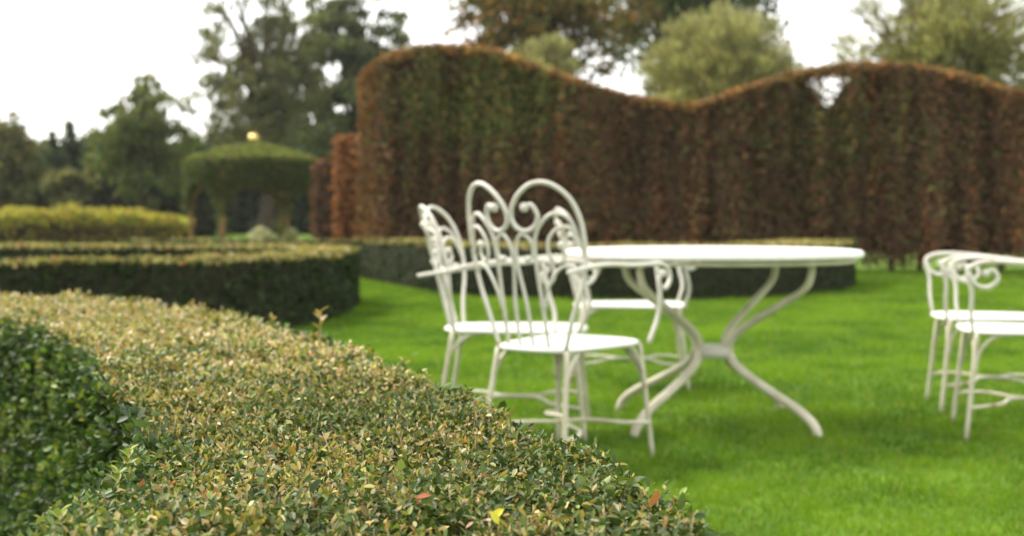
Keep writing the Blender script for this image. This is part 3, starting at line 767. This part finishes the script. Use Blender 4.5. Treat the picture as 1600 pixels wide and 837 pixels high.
def sprigs(P, N, nl, span, elev, Lr, wr):
    """sprigs of opposite leaf pairs; returns leaf arrays with age 0 (low) .. 1 (tip)"""
    n = len(P)
    A = unit(N + rng.normal(size=(n, 3)) * .28)
    e1 = unit(np.cross(A, rand_dirs(n))); e2 = np.cross(A, e1)
    ph0 = rng.random(n) * 2 * math.pi
    j = np.arange(nl); age = (j // 2 + .5) / (nl / 2)
    h = (age[None, :] - 1) * span + rng.normal(size=(n, nl)) * .002
    ph = ph0[:, None] + (j // 2) * (math.pi / 2) + (j % 2) * math.pi + rng.normal(size=(n, nl)) * .35
    el = np.radians(elev[0] + (elev[1] - elev[0]) * age)[None, :] + rng.normal(size=(n, nl)) * .45
    rad = e1[:, None] * np.cos(ph)[..., None] + e2[:, None] * np.sin(ph)[..., None]
    D = rad * np.cos(el)[..., None] + A[:, None] * np.sin(el)[..., None]
    U = A[:, None] * np.cos(el)[..., None] - rad * np.sin(el)[..., None]
    U = U + rng.normal(size=U.shape) * .45
    B_ = P[:, None] + A[:, None] * h[..., None]
    L = Lr[0] + (Lr[1] - Lr[0]) * rng.random((n, nl))
    f = lambda a: a.reshape(-1, a.shape[-1])
    return f(B_), f(D), f(U), L.ravel(), L.ravel() * (wr[0] + (wr[1] - wr[0]) * rng.random(n * nl)), np.tile(age, n), A

def near_top(y0, y1, dens, nl, tmpl_full):
    P, N, k = band_points(O, I, dens, 10, HN); P, N = P[:k], N[:k]
    s = (P[:, 1] >= y0) & (P[:, 1] < y1); P, N = P[s], N[s]
    P[:, 2] += (noise(P, .16, 71, 2) - .5) * .05 + (noise(P, .045, 72, 1) - .5) * .022 + np.abs(rng.normal(size=len(P))) * .009 - .008
    return P, N

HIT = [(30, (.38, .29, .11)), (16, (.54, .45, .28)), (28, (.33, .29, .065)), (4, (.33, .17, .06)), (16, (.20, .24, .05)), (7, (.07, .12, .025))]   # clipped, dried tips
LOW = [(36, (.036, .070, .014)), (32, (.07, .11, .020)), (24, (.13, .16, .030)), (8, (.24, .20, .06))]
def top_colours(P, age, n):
    # dry tan patches; extra tan farther back paints in sunlit tips; greener elsewhere
    dry_sunlit = np.clip(.27 + .26 * (P[:, 1] - 1.2) + 1.5 * (noise(P[:, :2], .22, 81, 2) - .5), .12, .9)
    tip = rng.random(n) < dry_sunlit * np.where(age > .7, 1.0, np.where(age > .45, .55, .18))
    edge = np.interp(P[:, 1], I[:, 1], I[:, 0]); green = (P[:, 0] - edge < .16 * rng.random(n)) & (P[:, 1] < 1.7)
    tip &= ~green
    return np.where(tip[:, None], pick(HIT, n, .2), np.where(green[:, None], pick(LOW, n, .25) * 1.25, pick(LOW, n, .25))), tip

G = Geo()
LEAVES_NEAR = None
for (y0, y1, dens, nl, near) in ((.9, 2.3, 9200, 8, True), (2.3, 3.4, 6800, 6, False), (3.4, 5.6, 2800, 6, False)):
    P, N = near_top(y0, y1, dens, nl, near)
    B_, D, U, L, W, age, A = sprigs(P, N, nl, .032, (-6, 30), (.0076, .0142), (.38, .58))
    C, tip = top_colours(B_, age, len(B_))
    if near:
        curl = tip & (rng.random(len(B_)) < .65)
        L = np.where(tip & ~curl, L * .85, L)
        cand = np.where((B_[:, 1] > 1.16) & (B_[:, 1] < 1.62) & (age > .7) & ~curl & (B_[:, 2] > HN - .015) & (B_[:, 0] > -.42) & (B_[:, 0] < .17))[0]
        one = rng.choice(cand, min(282, len(cand)), replace=False)
        single = np.zeros(len(B_), bool); single[one] = True
        LEAVES_NEAR = (B_[one], D[one], U[one], L[one] * 1.35, W[one] * 1.35, C[one])
        for msk, tm in ((curl, CURL8), (~curl & ~single, LEAF8)):
            G.add(*leaves(B_[msk], D[msk], U[msk], L[msk], W[msk], C[msk], tm))
        # cut stem ends, cream
        k = rng.choice(len(P), len(P) // 7, replace=False); st = Geo()
        for i in k:
            st_v, st_q = tube([P[i] - A[i] * .045, P[i] + A[i] * (-.004 + .009 * rng.random())], .0008, 4, False)
            st.add(st_v, st_q)
        v, q, _ = st.out(); part_world("twig_ends", v, q, M_twig, hedge, kind="stuff")
    else:
        s = 1.3 if y0 < 3 else 1.55
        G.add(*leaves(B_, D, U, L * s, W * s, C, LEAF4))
# the sides: darker fresh leaves standing out from the face
P, N, k = band_points(O, I, 10, 2200, HN); P, N = P[k:], N[k:]
vis = (P[:, 1] < 4.0) & (P[:, 1] > .9); P, N = P[vis], N[vis]
keep = noise(P, .09, 91, 2) > .30; P, N = P[keep], N[keep]
P = P + N * ((noise(P, .14, 92, 2) - .5) * .08 + .13 * (1 - P[:, 2] / HN) ** 1.5)[:, None]
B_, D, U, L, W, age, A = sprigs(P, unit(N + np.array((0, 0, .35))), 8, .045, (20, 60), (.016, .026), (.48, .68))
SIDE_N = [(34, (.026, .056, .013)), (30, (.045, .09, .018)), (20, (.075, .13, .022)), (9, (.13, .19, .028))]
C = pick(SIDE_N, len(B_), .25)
fresh = (noise(B_, .10, 95, 2) > .62) & (rng.random(len(B_)) < .6); C[fresh] = pick([(1, (.15, .22, .03)), (1, (.11, .18, .03)), (.5, (.22, .25, .05))], int(fresh.sum()))
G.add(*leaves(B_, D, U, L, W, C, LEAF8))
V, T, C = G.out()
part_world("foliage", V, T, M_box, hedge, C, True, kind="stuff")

# leaves one can pick out singly: shared leaf meshes, one object each
LV, LT = LEAF17
leaf_meshes = {}
def leaf_mesh(col):
    key = tuple(np.round(np.asarray(col) / .05).astype(int))
    if key not in leaf_meshes:
        leaf_meshes[key] = mesh_np("leaf", LV, LT, M_box, np.tile(col, (len(LV), 1)), True)
    return leaf_meshes[key]
def leaf_obj(p, d, u, L, W, col, label=None):
    d = unit(np.asarray(d, float)); s = unit(np.cross(d, u)); w = np.cross(s, d)
    o = obj("leaf", leaf_mesh(col), hedge)
    p = np.asarray(p) - hl
    o.matrix_local = Matrix(((s[0] * W, d[0] * L, w[0] * L, p[0]), (s[1] * W, d[1] * L, w[1] * L, p[1]), (s[2] * W, d[2] * L, w[2] * L, p[2]), (0, 0, 0, 1)))
    if label: o["label"] = label
    return o
for p_, d_, u_, L_, W_, c_ in zip(*LEAVES_NEAR): leaf_obj(p_, d_, u_, L_, W_, c_)
def on_top(px, py, dz=.0):
    d = F_PX * (CAM_Z - HN - dz) / (py - HORIZON); return np.array(((px - 800) / F_PX * d, d, HN + dz))
leaf_obj(on_top(1014, 790, .012), (.5, -.1, .8), (.8, -1, .3), .020, .011, (.30, .13, .045), "upright orange-brown leaf at the right edge of the top")
leaf_obj(on_top(1058, 800, .004), (.35, 0, 1), (.6, -1, .2), .022, .011, (.07, .10, .04))
leaf_obj(on_top(650, 778, .01), (1, .1, .3), (.2, -.3, 1), .016, .009, (.30, .09, .035), "small red leaf lying on the middle of the top")
leaf_obj(on_top(768, 812, .01), (.6, -.2, .7), (0, -.6, .8), .017, .009, (.55, .50, .04), "bright yellow leaf near the bottom of the picture")
leaf_obj(on_top(780, 818, .01), (-.5, -.2, .8), (0, -.6, .8), .016, .009, (.50, .48, .05), "bright yellow leaf near the bottom of the picture")
leaf_obj(on_top(212, 772, .005), (.5, -.2, .8), (.9, -1, .4), .020, .010, (.24, .11, .06), "upright russet leaf at the left inner edge")
leaf_obj(on_top(624, 735, .01), (.2, 0, 1), (.5, -1, .6), .014, .010, (.16, .25, .05))
leaf_obj(on_top(690, 745, .01), (.9, .1, .2), (-.1, -.5, .9), .017, .006, (.36, .32, .22))
# fresh shoots sticking out at the inner edge
for bx_, by_, n_l, hgt in ((200, 735, 9, .022), (182, 762, 7, .018), (92, 826, 6, .015), (500, 524, 6, .05), (1062, 800, 5, .015)):
    b = on_top(bx_, by_); G = Geo()
    if bx_ == 500: b = np.array((-.487, 3.14, .61))
    G.add(*tube([b - (0, 0, .03), b + (.003, 0, hgt)], .0013, 5)); v, q, _ = G.out()
    o = obj("shoot", geo_mesh("shoot", G, M_twig), hedge, loc=-hl)
    for k in range(n_l):
        a = k * 1.75 + bx_; dd = np.array((math.cos(a), math.sin(a) * .8, .9))
        tan = bx_ == 500
        leaf_obj(b + (0, 0, hgt * (k + 1) / n_l), dd, (-dd[0], -dd[1], 1.2), (.015 if not tan else .028), (.007 if not tan else .014), ((.13, .24, .035), (.20, .30, .05), (.26, .30, .06))[k % 3] if not tan else ((.34, .26, .12), (.3, .2, .06))[k % 2])


# ------------------------------------------------------------------ thin autumn haze, also put in to lift distant dark tones
bm_v = [(x, y, z) for z in (-1.0, 16.0) for x, y in ((-122, -122), (122, -122), (122, 122), (-122, 122))]
m, t, out = mat_new("haze_air")
pv = t.nodes.new("ShaderNodeVolumePrincipled"); pv.inputs["Color"].default_value = (.95, .95, .94, 1); pv.inputs["Density"].default_value = .0003; pv.inputs["Anisotropy"].default_value = .2
t.links.new(pv.outputs[0], out.inputs["Volume"])
obj("haze", mesh_np("haze", bm_v, [(0, 3, 2, 1), (4, 5, 6, 7), (0, 1, 5, 4), (1, 2, 6, 5), (2, 3, 7, 6), (3, 0, 4, 7)], m), kind="stuff")
